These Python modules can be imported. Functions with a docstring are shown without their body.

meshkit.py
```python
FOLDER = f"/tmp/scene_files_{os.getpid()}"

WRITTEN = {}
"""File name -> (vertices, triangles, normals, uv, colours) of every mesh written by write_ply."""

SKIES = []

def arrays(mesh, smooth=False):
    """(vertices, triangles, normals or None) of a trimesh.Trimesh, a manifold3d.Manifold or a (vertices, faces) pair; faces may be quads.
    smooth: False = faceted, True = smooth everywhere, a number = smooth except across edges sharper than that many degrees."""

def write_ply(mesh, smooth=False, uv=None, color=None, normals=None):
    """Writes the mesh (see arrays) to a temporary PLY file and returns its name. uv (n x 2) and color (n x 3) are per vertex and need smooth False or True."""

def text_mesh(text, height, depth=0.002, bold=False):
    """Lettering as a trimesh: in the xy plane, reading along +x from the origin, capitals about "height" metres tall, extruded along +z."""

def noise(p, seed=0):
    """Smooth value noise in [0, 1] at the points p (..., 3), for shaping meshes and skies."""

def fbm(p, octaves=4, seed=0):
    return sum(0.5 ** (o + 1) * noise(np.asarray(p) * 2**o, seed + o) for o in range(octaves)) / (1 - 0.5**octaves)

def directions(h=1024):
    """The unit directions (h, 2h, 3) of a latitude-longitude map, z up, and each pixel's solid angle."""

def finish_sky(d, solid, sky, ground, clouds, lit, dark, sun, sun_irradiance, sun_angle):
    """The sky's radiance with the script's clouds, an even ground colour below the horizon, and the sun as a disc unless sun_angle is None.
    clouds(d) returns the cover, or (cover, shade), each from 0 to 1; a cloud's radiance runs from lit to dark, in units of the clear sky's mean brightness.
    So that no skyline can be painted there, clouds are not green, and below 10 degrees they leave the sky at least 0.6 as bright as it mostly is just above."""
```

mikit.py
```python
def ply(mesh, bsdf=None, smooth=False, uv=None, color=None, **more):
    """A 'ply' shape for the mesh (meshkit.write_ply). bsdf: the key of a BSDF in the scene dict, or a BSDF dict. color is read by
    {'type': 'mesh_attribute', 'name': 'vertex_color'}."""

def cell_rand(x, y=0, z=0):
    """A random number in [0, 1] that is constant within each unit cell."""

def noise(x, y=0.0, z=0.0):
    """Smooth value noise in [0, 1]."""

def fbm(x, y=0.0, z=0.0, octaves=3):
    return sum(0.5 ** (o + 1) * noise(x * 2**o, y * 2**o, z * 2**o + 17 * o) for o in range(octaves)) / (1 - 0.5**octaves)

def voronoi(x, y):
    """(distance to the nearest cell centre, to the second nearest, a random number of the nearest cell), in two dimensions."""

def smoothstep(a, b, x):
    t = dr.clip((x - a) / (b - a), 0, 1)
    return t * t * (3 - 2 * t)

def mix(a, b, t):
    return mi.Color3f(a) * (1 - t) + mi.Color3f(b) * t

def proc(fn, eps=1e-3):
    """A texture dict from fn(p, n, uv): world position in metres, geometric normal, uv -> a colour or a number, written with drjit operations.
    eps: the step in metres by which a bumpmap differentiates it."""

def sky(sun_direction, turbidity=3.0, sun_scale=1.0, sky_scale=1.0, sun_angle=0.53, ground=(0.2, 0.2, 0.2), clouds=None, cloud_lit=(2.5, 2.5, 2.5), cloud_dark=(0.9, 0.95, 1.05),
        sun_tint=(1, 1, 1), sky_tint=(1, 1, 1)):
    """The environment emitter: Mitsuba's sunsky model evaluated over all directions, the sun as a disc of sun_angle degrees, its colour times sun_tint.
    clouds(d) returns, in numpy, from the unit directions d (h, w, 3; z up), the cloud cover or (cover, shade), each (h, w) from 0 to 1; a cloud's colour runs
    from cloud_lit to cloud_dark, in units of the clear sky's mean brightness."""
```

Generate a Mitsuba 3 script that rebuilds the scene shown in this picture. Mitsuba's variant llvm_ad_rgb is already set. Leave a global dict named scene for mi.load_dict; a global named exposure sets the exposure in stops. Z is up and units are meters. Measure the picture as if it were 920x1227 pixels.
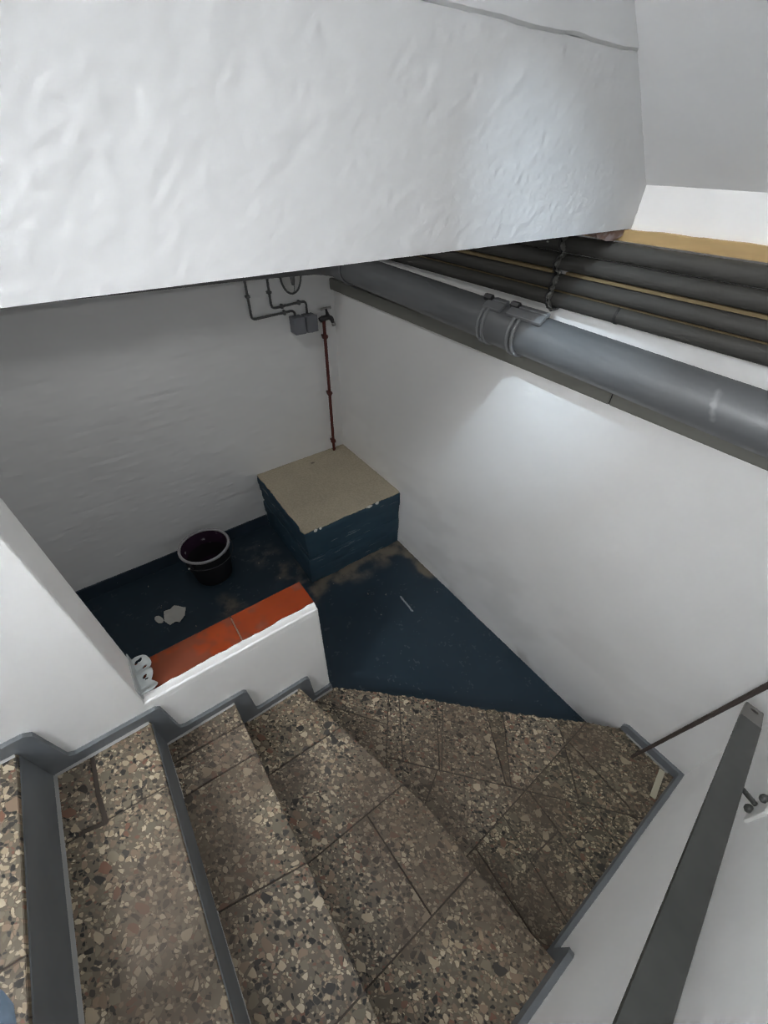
import math, random
import numpy as np, trimesh, mitsuba as mi, drjit as dr
import mikit, meshkit
from mikit import proc, noise, fbm, voronoi, cell_rand, smoothstep, mix
from shapely.geometry import Polygon, LineString, Point, box as sbox
from shapely.ops import split as ssplit
from shapely import affinity
import manifold3d as m3

T = mi.ScalarTransform4f
scene = {'type': 'scene'}
labels = {}
rng = np.random.default_rng(7)

# ------------------------------------------------------------------ camera, light, exposure
CAM = np.array([0.0, 0.0, 2.0])
FWD = np.array([0.44672991, 0.60250293, -0.66137933])
UP = np.array([0.37987274, 0.54156239, 0.74993792])
RIGHT = np.cross(FWD, UP)
exposure = 0.55
scene['camera'] = {'type': 'perspective', 'fov': 86.7862432877637, 'fov_axis': 'x', 'near_clip': 0.02, 'far_clip': 50,
                   'to_world': T().look_at(origin=CAM.tolist(), target=(CAM + FWD).tolist(), up=UP.tolist())}
# the LED flash of the phone, just up and to the left of its lens
FL = CAM - 0.011 * RIGHT + 0.010 * UP
scene['flash'] = {'type': 'spot', 'intensity': {'type': 'rgb', 'value': [0.52, 0.52, 0.52]}, 'cutoff_angle': 84.0, 'beam_width': 34.0,
                  'to_world': T().look_at(origin=FL.tolist(), target=(FL + FWD).tolist(), up=UP.tolist())}
# bluish spotlight high in the stairwell, its beam cut by the lower edge of the flight's side
SP = np.array([0.20, 0.20, 2.63]); ST = np.array([1.2535, 0.76, 1.42])
scene['stairwell_spotlight'] = {'type': 'spot', 'intensity': {'type': 'rgb', 'value': [2.9, 3.6, 4.2]}, 'cutoff_angle': 13.5, 'beam_width': 1.0,
                                'to_world': T().look_at(origin=SP.tolist(), target=ST.tolist(), up=[0, 0, 1])}
# globe lamp under the ceiling of the stairwell, above and behind the camera
GLOBE, GLOBE_R = (-1.56, 0.05, 2.72), 0.18
GLOBE_L = 39.0
# unseen fill lamp added on the cellar ceiling to brighten the back wall
CELLAR, CELLAR_L = (0.10, 1.55, 2.385), 11.5

# ------------------------------------------------------------------ materials
def rgb(c): return {'type': 'rgb', 'value': [float(x) for x in c]}
def princ(col, rough=0.6, **k):
    return {'type': 'principled', 'base_color': col if isinstance(col, dict) else rgb(col), 'roughness': rough, **k}
def bump(inner, fn, scale=1.0, eps=1e-3):
    return {'type': 'bumpmap', 'tex': proc(fn, eps), 'scale': scale, 'bsdf': inner}
def mat(name, d): scene[name] = {'type': 'twosided', 'bsdf': d, 'id': name} if d['type'] not in ('dielectric', 'thindielectric', 'twosided') else d

def plaster_h(p, n, uv):      # rolled masonry paint: small orange peel over broad trowel waves
    return 0.0016 * fbm(p.x * 85, p.y * 85, p.z * 85, 2) + 0.0012 * noise(p.x * 12, p.y * 12, p.z * 12)
def rough_h(p, n, uv):
    return 0.0023 * fbm(p.x * 120, p.y * 120, p.z * 135, 2) + 0.0015 * noise(p.x * 14, p.y * 14, p.z * 14)
def brick_h(p, n, uv):        # painted brick courses just showing through
    w = p.z + 0.006 * noise(p.x * 6, p.y * 6)
    c = w / 0.083
    fr = c - dr.floor(c)
    j = smoothstep(0.0, 0.12, fr) * (1 - smoothstep(0.88, 1.0, fr))
    return 0.0026 * j + 0.0044 * fbm(p.x * 20, p.y * 20, p.z * 45, 3)
def tinted(k):
    return lambda p, n, uv: white_c(p, n, uv) * mi.Color3f(*k)
def white_c(p, n, uv):
    t = fbm(p.x * 3.1, p.y * 3.1, p.z * 3.1, 3)
    s = smoothstep(0.62, 0.8, fbm(p.x * 7 + 3, p.y * 7, p.z * 7, 3)) * 0.04
    return mix((0.795, 0.80, 0.80), (0.74, 0.74, 0.735), t) * (1 - 0.5 * s)
def right_c(p, n, uv):        # scuffed band on the right wall
    t = fbm(p.x * 3.1, p.y * 3.1, p.z * 3.1, 3)
    s = smoothstep(0.45, 0.7, fbm(p.x * 4, p.y * 4 + p.z * 3, p.z * 5, 3)) * smoothstep(0.55, 0.1, dr.abs(p.z - 0.2 - 0.12 * p.y)) * 0.35
    d = smoothstep(0.5, 0.85, fbm(p.y * 9, p.z * 9, 0.0, 3)) * smoothstep(0.12, 0.0, p.z)
    return mix(mix((0.80, 0.80, 0.79), (0.75, 0.745, 0.73), t), (0.42, 0.41, 0.39), dr.clip(s * 0.5 + d * 0.7, 0, 1))
mat('m_white', bump(princ(proc(white_c), 0.7), plaster_h))
mat('m_white_darkened', princ(proc(tinted((0.62, 0.623, 0.63))), 0.7))  # same white paint, darkened to offset strong lamp light on the overhead wall
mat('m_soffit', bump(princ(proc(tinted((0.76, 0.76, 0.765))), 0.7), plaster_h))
mat('m_white_lightened', bump(princ(proc(tinted((1.12, 1.115, 1.10))), 0.7), plaster_h))  # same white paint, lightened to make up for weak light on these walls
mat('m_right', bump(princ(proc(right_c), 0.7), plaster_h))
mat('m_brickwall', princ(proc(white_c), 0.75))
def greyp_c(p, n, uv):
    t = fbm(p.x * 14, p.y * 14, p.z * 14, 3)
    return mix((0.118, 0.131, 0.142), (0.150, 0.163, 0.172), t)
mat('m_greypaint', princ(proc(greyp_c), 0.45))
mat('m_fillet', princ((0.30, 0.30, 0.29), 0.7))
def seg(px, py, ax, ay, bx, by):
    dx, dy = bx - ax, by - ay
    t = dr.clip(((px - ax) * dx + (py - ay) * dy) / (dx * dx + dy * dy), 0, 1)
    return dr.sqrt(dr.square(px - ax - t * dx) + dr.square(py - ay - t * dy))
def floor_c(p, n, uv):
    b = fbm(p.x * 5, p.y * 5, 0.3, 4)
    c = mix((0.012, 0.024, 0.036), (0.020, 0.033, 0.045), b)
    f = fbm(p.x * 13, p.y * 13, 2.0, 4)
    m1 = smoothstep(0.16, 0.0, seg(p.x, p.y, 0.40, 2.05, 0.60, 1.50)) * 0.5
    m2 = smoothstep(0.17, 0.0, seg(p.x, p.y, 0.58, 1.50, 1.25, 1.50)) * 0.75
    m3_ = smoothstep(0.10, 0.0, seg(p.x, p.y, 1.25, 1.5, 1.25, 1.2)) * 0.9
    m4 = smoothstep(0.26, 0.0, seg(p.x, p.y, -0.35, 1.30, 0.12, 1.40)) * 0.95
    m5 = smoothstep(0.10, 0.0, seg(p.x, p.y, 0.10, 1.72, 0.14, 1.62)) * 0.5
    m = dr.maximum(dr.maximum(dr.maximum(m1, m2), dr.maximum(m3_, m4)), m5)
    d = smoothstep(0.36, 0.85, f + m * 0.45 - 0.14) * dr.clip(m * 1.7, 0, 1)
    c = mix(c, (0.17, 0.14, 0.10), d * 0.75)
    fine = smoothstep(0.80, 0.83, noise(p.x * 90, p.y * 90)) * smoothstep(0.62, 0.7, noise(p.x * 21, p.y * 21, 4.0))
    c = mix(c, (0.20, 0.19, 0.17), fine * 0.12)
    mk = smoothstep(0.010, 0.004, seg(p.x, p.y, 0.981, 1.139, 0.974, 1.02) + 0.004 * noise(p.x * 150, p.y * 150))
    return mix(c, (0.30, 0.31, 0.32), mk * 0.8)
def floor_h(p, n, uv): return 0.0012 * fbm(p.x * 30, p.y * 30, 1.0, 3)
mat('m_floor', bump(princ(proc(floor_c), 0.5, specular=0.2), floor_h))
mat('m_navy', princ((0.020, 0.032, 0.047), 0.45))
def navyc(p, n, uv):          # painted concrete courses with scraped pale streaks along them
    b = fbm(p.x * 8, p.y * 8, p.z * 16, 3)
    s = smoothstep(0.66, 0.76, fbm(p.x * 9, p.y * 9, p.z * 95, 3)) * smoothstep(0.4, 0.65, noise(p.x * 5, p.y * 5, p.z * 13 + 5))
    return mix(mix((0.019, 0.042, 0.062), (0.034, 0.062, 0.084), b), (0.26, 0.27, 0.27), s * 0.6)
mat('m_navy_concrete', bump(princ(proc(navyc), 0.6, specular=0.2), lambda p, n, uv: 0.005 * fbm(p.x * 25, p.y * 25, p.z * 60, 3)))
def beige_c(p, n, uv):
    t = fbm(p.x * 9, p.y * 9, 0.7, 4); g = noise(p.x * 160, p.y * 160)
    c = mix((0.43, 0.375, 0.28), (0.34, 0.295, 0.22), t)
    st = smoothstep(0.03, 0.005, dr.sqrt(dr.square(p.x - 0.96) + dr.square(p.y - 2.11) * 3) + 0.012 * noise(p.x * 60, p.y * 60))
    return mix(c * (0.9 + 0.2 * g), (0.05, 0.045, 0.04), st * 0.8)
mat('m_beige', bump(princ(proc(beige_c), 0.9), lambda p, n, uv: 0.0014 * fbm(p.x * 90, p.y * 90, 0.0, 3)))
mat('m_chip', princ((0.55, 0.55, 0.53), 0.8))
def terra_c(p, n, uv):
    t = fbm(p.x * 12, p.y * 12, 0.2, 4)
    c = mix((0.235, 0.036, 0.008), (0.17, 0.026, 0.008), t)
    d = smoothstep(0.55, 0.75, fbm(p.x * 20, p.y * 20, 3.0, 3) + 0.25 * smoothstep(0.1, -0.25, p.x))
    return mix(c, (0.13, 0.05, 0.03), d * 0.6)
mat('m_terracotta', princ(proc(terra_c), 0.6, specular=0.15))
mat('m_mortar', princ((0.25, 0.21, 0.16), 0.9))

def terrazzo(name, warm, matrix_a, matrix_b, off, dirt):
    def fn(p, n, uv):
        u = p.x + off + 0.006 * noise(p.x * 55, p.y * 55)
        v = p.y + off * 1.7 + 0.006 * noise(p.x * 55 + 9, p.y * 55)
        dust = fbm(p.x * 7, p.y * 7, 1.0, 3)
        c = mix(matrix_a, matrix_b, dust)
        for size, thr, gap, k in ((0.0065, 0.36, 0.12, 1.0), (0.0115, 0.55, 0.15, 2.0), (0.021, 0.82, 0.17, 3.0)):
            x = (u * 0.86 + v * 0.5) / size + 31 * k
            y = (v * 0.86 - u * 0.5) / (size * 1.35) + 17 * k
            f1, f2, r = voronoi(x, y)
            on = smoothstep(gap, gap + 0.13, f2 - f1) * dr.select(r > thr, 1.0, 0.0)
            q = cell_rand(r * 9973, k)
            w = cell_rand(r * 7717, k + 5)
            col = mix((0.42, 0.345, 0.25), (0.66, 0.60, 0.48), w)
            col = dr.select(q < 0.70, mix((0.235, 0.17, 0.125), (0.36, 0.275, 0.205), w), col)
            col = dr.select(q < 0.46, mix((0.17, 0.155, 0.12), (0.28, 0.25, 0.19), w), col)
            col = dr.select(q < 0.22, mix((0.016, 0.016, 0.016), (0.06, 0.058, 0.055), w), col)
            col = dr.select((q > 0.60) & (q < 0.66), mi.Color3f(0.22, 0.11, 0.075), col)
            c = mix(c, col, on)
        c = c * mi.Color3f(*warm)
        d = smoothstep(0.42, 0.78, fbm(p.x * 5.5 + 2, p.y * 5.5, 2.0, 4) + dirt) * 0.62
        return mix(c, (0.085, 0.062, 0.044), d)
    mat(name, princ(proc(fn), 0.55, specular=0.3))
terrazzo('m_terrazzo_a', (0.74, 0.70, 0.645), (0.190, 0.162, 0.125), (0.135, 0.118, 0.090), 0.0, -0.02)
terrazzo('m_terrazzo_b', (0.74, 0.70, 0.655), (0.180, 0.155, 0.125), (0.125, 0.110, 0.090), 3.3, 0.0)
terrazzo('m_terrazzo_c', (0.62, 0.595, 0.54), (0.140, 0.122, 0.092), (0.100, 0.090, 0.070), 7.7, 0.14)
mat('m_grout', princ((0.050, 0.038, 0.030), 0.9))
def foam_c(p, n, uv):
    t = fbm(p.x * 20, p.y * 6, p.z * 20, 3)
    s = smoothstep(0.86, 0.9, noise(p.x * 60, p.y * 34, p.z * 60)) * smoothstep(0.7, 0.8, noise(p.x * 11, p.y * 13, p.z * 11))
    return mix(mix((0.020, 0.020, 0.018), (0.042, 0.040, 0.035), t), (0.4, 0.4, 0.37), s * 0.6)
mat('m_foam', bump(princ(proc(foam_c), 0.75), lambda p, n, uv: 0.0012 * fbm(p.x * 90, p.y * 60, p.z * 90, 2)))
mat('m_yellow', bump(princ(proc(lambda p, n, uv: mix((0.42, 0.29, 0.13), (0.30, 0.20, 0.09), fbm(p.x * 30, p.y * 10, p.z * 40, 3))), 0.8), rough_h))
def pipe_c(p, n, uv):
    t = fbm(p.x * 9, p.y * 9, p.z * 9, 3)
    s = smoothstep(0.014, 0.004, seg(p.y, p.z, 0.262, 1.60, 0.240, 1.545) + 0.008 * noise(p.y * 120, p.z * 120))
    return mix(mix((0.092, 0.097, 0.101), (0.128, 0.133, 0.137), t), (0.4, 0.4, 0.4), s * 0.3)
mat("m_yellow_dark", princ((0.12, 0.088, 0.042), 0.85))
mat('m_pipe', princ(proc(pipe_c), 0.42))
mat('m_clampgrey', princ((0.17, 0.175, 0.18), 0.42))
mat('m_trunk', princ((0.135, 0.135, 0.118), 0.5))
mat('m_black', princ((0.012, 0.012, 0.012), 0.5))
mat('m_steelstrap', princ((0.12, 0.12, 0.11), 0.45, metallic=0.4))
mat('m_conduit', princ((0.085, 0.09, 0.09), 0.5))
mat('m_box', princ((0.13, 0.135, 0.15), 0.5))
mat('m_rust', princ(proc(lambda p, n, uv: mix((0.05, 0.012, 0.010), (0.10, 0.022, 0.016), fbm(p.x * 50, p.y * 50, p.z * 30, 3))), 0.5))
mat('m_darkmetal', princ((0.045, 0.045, 0.047), 0.4, metallic=0.5))
mat('m_tapchrome', princ((0.35, 0.35, 0.34), 0.35, metallic=0.8))
mat('m_bucket', princ((0.012, 0.011, 0.013), 0.42))
mat('m_bucket_in', princ(proc(lambda p, n, uv: mix(mix((0.016, 0.007, 0.016), (0.035, 0.012, 0.034), fbm(p.x * 12, p.y * 12, p.z * 9, 3)), (0.4, 0.4, 0.4), smoothstep(0.86, 0.92, noise(p.x * 38, p.y * 38, p.z * 26)) * 0.5)), 0.5))
mat('m_bucket_rim', princ((0.26, 0.25, 0.26), 0.6))
mat('m_galv', princ(proc(lambda p, n, uv: mix((0.55, 0.58, 0.58), (0.40, 0.43, 0.43), fbm(p.x * 60, p.y * 60, p.z * 60, 3))), 0.5, metallic=0.15))
mat('m_rail', princ(proc(lambda p, n, uv: mix((0.034, 0.037, 0.034), (0.048, 0.050, 0.046), fbm(p.x * 25, p.y * 25, p.z * 25, 3))), 0.4))
mat('m_railtip', princ((0.13, 0.125, 0.115), 0.45))
mat('m_rod', princ((0.040, 0.030, 0.026), 0.5))
mat('m_stick', princ((0.46, 0.43, 0.33), 0.8))
mat('m_paper', princ((0.42, 0.41, 0.38), 0.9))
mat('m_scrapbit', princ(proc(lambda p, n, uv: mix((0.22, 0.18, 0.18), (0.13, 0.08, 0.06), smoothstep(0.4, 0.6, fbm(p.x * 30, p.y * 30, p.z * 30, 3)))), 0.9))
mat('m_denim', princ(proc(lambda p, n, uv: mix((0.30, 0.40, 0.52), (0.20, 0.29, 0.40), fbm(p.x * 120, p.y * 120, p.z * 60, 3))), 0.9))
mat('m_shoe', princ((0.03, 0.03, 0.03), 0.6))
mat('m_opal', princ((0.62, 0.62, 0.60), 0.4))
scene['m_glass'] = {'type': 'thindielectric', 'int_ior': 1.5}

# ------------------------------------------------------------------ helpers
def numbered(name):
    if not any(k == name or k.startswith(name + '__') for k in list(scene) + list(labels)): return name
    i = 1
    while any(k == f'{name}_{i:03d}' or k.startswith(f'{name}_{i:03d}__') for k in list(scene) + list(labels)): i += 1
    return f'{name}_{i:03d}'
def thing(name, label, cat, group=None):
    k = numbered(name); labels[k] = {'label': label, 'category': cat}
    if group: labels[k]['group'] = group
    return k
def obj(name, mesh, m, parent=None, smooth=False, label=None, kind=None):
    if parent is None:
        k = name if name in labels and name not in scene else numbered(name)
    else:
        base = parent + '__' + name; k, i = base, 0
        while k in scene:
            i += 1; k = f'{base}_{i:03d}'
    scene[k] = mikit.ply(mesh, m, smooth=smooth)
    if label: labels.setdefault(k, {})['label'] = label
    if kind: labels.setdefault(k, {})['kind'] = kind
    return k
def struct(name, mesh, m, smooth=False): return obj(name, mesh, m, None, smooth, None, 'structure')
def bx(x0, x1, y0, y1, z0, z1):
    return trimesh.creation.box(bounds=[[x0, y0, z0], [x1, y1, z1]])
def rbx(x0, x1, y0, y1, z0, z1, r=0.005):
    """A box with rounded edges."""
    s = m3.Manifold.sphere(r, 12)
    c = [s.translate([x, y, z]) for x in (x0 + r, x1 - r) for y in (y0 + r, y1 - r) for z in (z0 + r, z1 - r)]
    return tm(m3.Manifold.batch_hull(c))
def tm(man):
    a = man.to_mesh(); return trimesh.Trimesh(a.vert_properties[:, :3], a.tri_verts, process=False)
def mf(mesh):
    return m3.Manifold(m3.Mesh(np.asarray(mesh.vertices, np.float32), np.asarray(mesh.faces, np.uint32)))
def prism(poly, z0, z1):
    m = trimesh.creation.extrude_polygon(poly, z1 - z0, engine='earcut'); m.apply_translation([0, 0, z0]); return m
def cat(*a): return trimesh.util.concatenate(list(a))
def tube(path, r, n=16, caps=True, closed=False):
    """A round tube along a polyline; r is one radius or one per point."""
    P = np.asarray(path, float); N = len(P); R = np.broadcast_to(r, (N,)) if np.ndim(r) == 0 else np.asarray(r)
    t = np.gradient(P, axis=0) if not closed else np.roll(P, -1, 0) - np.roll(P, 1, 0)
    t /= np.linalg.norm(t, axis=1, keepdims=True)
    a = np.array([0, 0, 1.0]) if abs(t[0][2]) < 0.9 else np.array([1.0, 0, 0])
    u = np.cross(t[0], a); u /= np.linalg.norm(u); V = []
    ang = np.arange(n) * 2 * np.pi / n
    for i in range(N):
        u = u - t[i] * (u @ t[i]); u /= np.linalg.norm(u); w = np.cross(t[i], u)
        V.append(P[i] + R[i] * (np.cos(ang)[:, None] * u + np.sin(ang)[:, None] * w))
    V = np.vstack(V); F = []
    for i in range(N if closed else N - 1):
        for j in range(n):
            a0, a1 = i * n + j, i * n + (j + 1) % n
            b0, b1 = (i + 1) % N * n + j, (i + 1) % N * n + (j + 1) % n
            F += [[a0, a1, b1], [a0, b1, b0]]
    if caps and not closed:
        V = np.vstack([V, P[0], P[-1]]); c0, c1 = len(V) - 2, len(V) - 1
        for j in range(n):
            F += [[c0, (j + 1) % n, j], [c1, (N - 1) * n + j, (N - 1) * n + (j + 1) % n]]
    return trimesh.Trimesh(V, F, process=False)
def lathe(prof, n=48):
    m = trimesh.creation.revolve(np.asarray(prof, float), sections=n); return m
def fillet_path(pts, r, k=7):
    """Rounds the corners of a polyline."""
    pts = [np.asarray(p, float) for p in pts]; out = [pts[0]]
    for a, b, c in zip(pts, pts[1:], pts[2:]):
        d0 = (a - b) / np.linalg.norm(a - b); d1 = (c - b) / np.linalg.norm(c - b)
        for s in np.linspace(0, 1, k):
            p0, p1 = b + d0 * r, b + d1 * r
            out.append((1 - s) ** 2 * p0 + 2 * s * (1 - s) * b + s ** 2 * p1)
    out.append(pts[-1]); return np.array(out)
def hullpts(pts): return trimesh.Trimesh(*[(lambda h: (h.vertices, h.faces))(trimesh.convex.convex_hull(np.asarray(pts, float)))][0])
def grid_wall(origin, du, dv, nu, nv, amp, fr, seed, normal, thick, fine=None):
    """A slab with a gently uneven front face: origin, the two edge vectors, the outward normal and the thickness behind it."""
    o, du, dv, nn = (np.asarray(a, float) for a in (origin, du, dv, normal))
    s, t = np.meshgrid(np.linspace(0, 1, nu + 1), np.linspace(0, 1, nv + 1), indexing='ij')
    P = o + s[..., None] * du + t[..., None] * dv
    h = (meshkit.fbm(P * fr, 3, seed) - 0.5) * 2 * amp
    if fine is not None: h = h + fine(P)
    F_ = P + h[..., None] * nn
    V = np.vstack([F_.reshape(-1, 3), (P - thick * nn).reshape(-1, 3)]); n1 = (nu + 1) * (nv + 1)
    idx = np.arange(n1).reshape(nu + 1, nv + 1); F = []
    flip = np.dot(np.cross(du, dv), nn) < 0
    def quad(a, b, c, d): F.extend([[a, b, c], [a, c, d]] if not flip else [[a, c, b], [a, d, c]])
    for i in range(nu):
        for j in range(nv):
            quad(idx[i, j], idx[i + 1, j], idx[i + 1, j + 1], idx[i, j + 1])
    quad(n1 + idx[0, 0], n1 + idx[0, nv], n1 + idx[nu, nv], n1 + idx[nu, 0])
    for i in range(nu):
        quad(idx[i + 1, 0], idx[i, 0], n1 + idx[i, 0], n1 + idx[i + 1, 0]); quad(idx[i, nv], idx[i + 1, nv], n1 + idx[i + 1, nv], n1 + idx[i, nv])
    for j in range(nv):
        quad(idx[0, j], idx[0, j + 1], n1 + idx[0, j + 1], n1 + idx[0, j]); quad(idx[nu, j + 1], idx[nu, j], n1 + idx[nu, j], n1 + idx[nu, j + 1])
    return trimesh.Trimesh(V, F, process=False)

# ------------------------------------------------------------------ the setting
XR, YB, YF, YW = 1.2535, 2.20, -0.285, 0.83        # right wall, back wall, near wall, low wall's face
Z = [0.87, 0.696, 0.522, 0.348, 0.174]              # treads from the highest in view to the lowest
struct('floor', bx(-1.8, XR + 0.4, -0.4, YB + 0.2, -0.1, 0.0), 'm_floor')
def brick_courses(P):         # brick courses just showing through many coats of paint
    z = P[..., 2] + 0.008 * meshkit.noise(P * 5, 41); c = z / 0.083; f = c - np.floor(c)
    j = np.clip(np.minimum(f, 1 - f) / 0.14, 0, 1)
    return 0.0013 * j + 0.0058 * (meshkit.fbm(P * np.array([17, 17, 40]), 3, 42) - 0.5)
struct('wall_back', grid_wall([-1.8, YB, 0], [XR + 1.8, 0, 0], [0, 0, 2.4], 330, 290, 0.006, 2.2, 3, [0, -1, 0], 0.2, brick_courses), 'm_brickwall', 35)
struct('wall_right', grid_wall([XR, -0.5, 0], [0, YB + 0.7, 0], [0, 0, 1.953], 110, 80, 0.004, 2.0, 5, [-1, 0, 0], 0.3), 'm_right', 35)
struct('wall_front', grid_wall([-1.8, YF, 0], [XR + 1.8, 0, 0], [0, 0, 3.3], 80, 90, 0.006, 2.5, 8, [0, 1, 0], 0.2), 'm_white_lightened', 35)
# the wall beside the stairs, full height left of the opening
struct('wall_left', rbx(-1.8, -0.25, YW, 0.97, 0, 1.87, 0.006), 'm_white_lightened', 40)
def stipple(P):               # rolled masonry paint
    return 0.0029 * (meshkit.fbm(P * 90, 2, 31) - 0.5) + 0.0014 * (meshkit.noise(P * 30, 32) - 0.5)
# side of the upper flight above the opening, and the slightly prouder wall over it
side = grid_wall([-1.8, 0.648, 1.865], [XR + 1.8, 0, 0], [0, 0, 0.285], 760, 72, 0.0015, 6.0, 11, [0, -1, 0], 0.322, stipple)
struct('wall_upper', side, 'm_white_darkened', 35)
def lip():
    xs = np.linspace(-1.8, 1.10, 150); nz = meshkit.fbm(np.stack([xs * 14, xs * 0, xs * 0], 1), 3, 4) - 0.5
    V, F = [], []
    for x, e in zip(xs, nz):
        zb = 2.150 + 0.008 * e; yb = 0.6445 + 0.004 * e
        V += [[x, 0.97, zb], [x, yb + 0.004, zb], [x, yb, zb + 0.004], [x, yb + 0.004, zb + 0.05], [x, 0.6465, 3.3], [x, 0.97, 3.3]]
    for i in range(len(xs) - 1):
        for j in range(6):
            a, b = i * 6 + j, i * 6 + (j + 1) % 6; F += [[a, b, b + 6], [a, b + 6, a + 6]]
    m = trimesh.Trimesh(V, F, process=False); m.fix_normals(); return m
struct('wall_upper_001', lip(), 'm_white_darkened', 40)
# sloping underside of the flight above the right wall, in two coats of plaster
def soffit(z0, z1, proud):
    x0, x1 = 3.2045 - z0, 3.2045 - z1; q = proud * 0.7071
    n = np.array([-q, 0, -q])
    du = np.array([0, 1.55, 0]); dv = np.array([x1 - x0, 0, z1 - z0])
    return grid_wall(np.array([x0, -0.5, z0]) + n, du, dv, 60, 40, 0.004, 3.0, 21, [-0.7071, 0, -0.7071], 0.12)
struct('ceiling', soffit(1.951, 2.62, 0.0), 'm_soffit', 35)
struct('ceiling_002', bx(-1.8, 1.7, -0.5, YB + 0.2, 3.3, 3.4), 'm_white')
struct('ceiling_003', bx(-1.8, XR, 0.971, YB, 2.40, 2.5), 'm_white')
struct('wall_side', bx(-1.9, -1.8, -0.5, YB + 0.2, 0, 3.4), 'm_white')

# low wall with terracotta coping
lw = thing('low_wall', 'low white plastered wall beside the steps with terracotta tiles on top', 'wall')
obj('body', rbx(-0.26, 0.328, YW, 0.965, 0, 0.772, 0.006), 'm_white_lightened', lw, 40)
def coping_lip():             # plaster bevel along the front of the tiles
    xs = np.linspace(-0.25, 0.325, 60); e = meshkit.fbm(np.stack([xs * 30, xs * 0, xs * 0], 1), 3, 2) - 0.5
    V, F = [], []
    for x, k in zip(xs, e):
        V += [[x, YW - 0.001, 0.745], [x, YW + 0.002, 0.762], [x, YW + 0.012, 0.783 + 0.003 * k], [x, YW + 0.022 + 0.010 * k, 0.787], [x, YW + 0.026 + 0.010 * k, 0.772], [x, YW + 0.02, 0.745]]
    for i in range(59):
        for j in range(6):
            a, b = i * 6 + j, i * 6 + (j + 1) % 6; F += [[a, b, b + 6], [a, b + 6, a + 6]]
    F += [[0, j, j + 1] for j in range(1, 5)] + [[354, 354 + j + 1, 354 + j] for j in range(1, 5)]
    m = trimesh.Trimesh(V, F, process=False); m.fix_normals(); return m
obj('plaster_edge', coping_lip(), 'm_white_lightened', lw, 50)
obj('mortar', bx(-0.249, 0.318, YW + 0.02, 0.966, 0.770, 0.779), 'm_mortar', lw)
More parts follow.
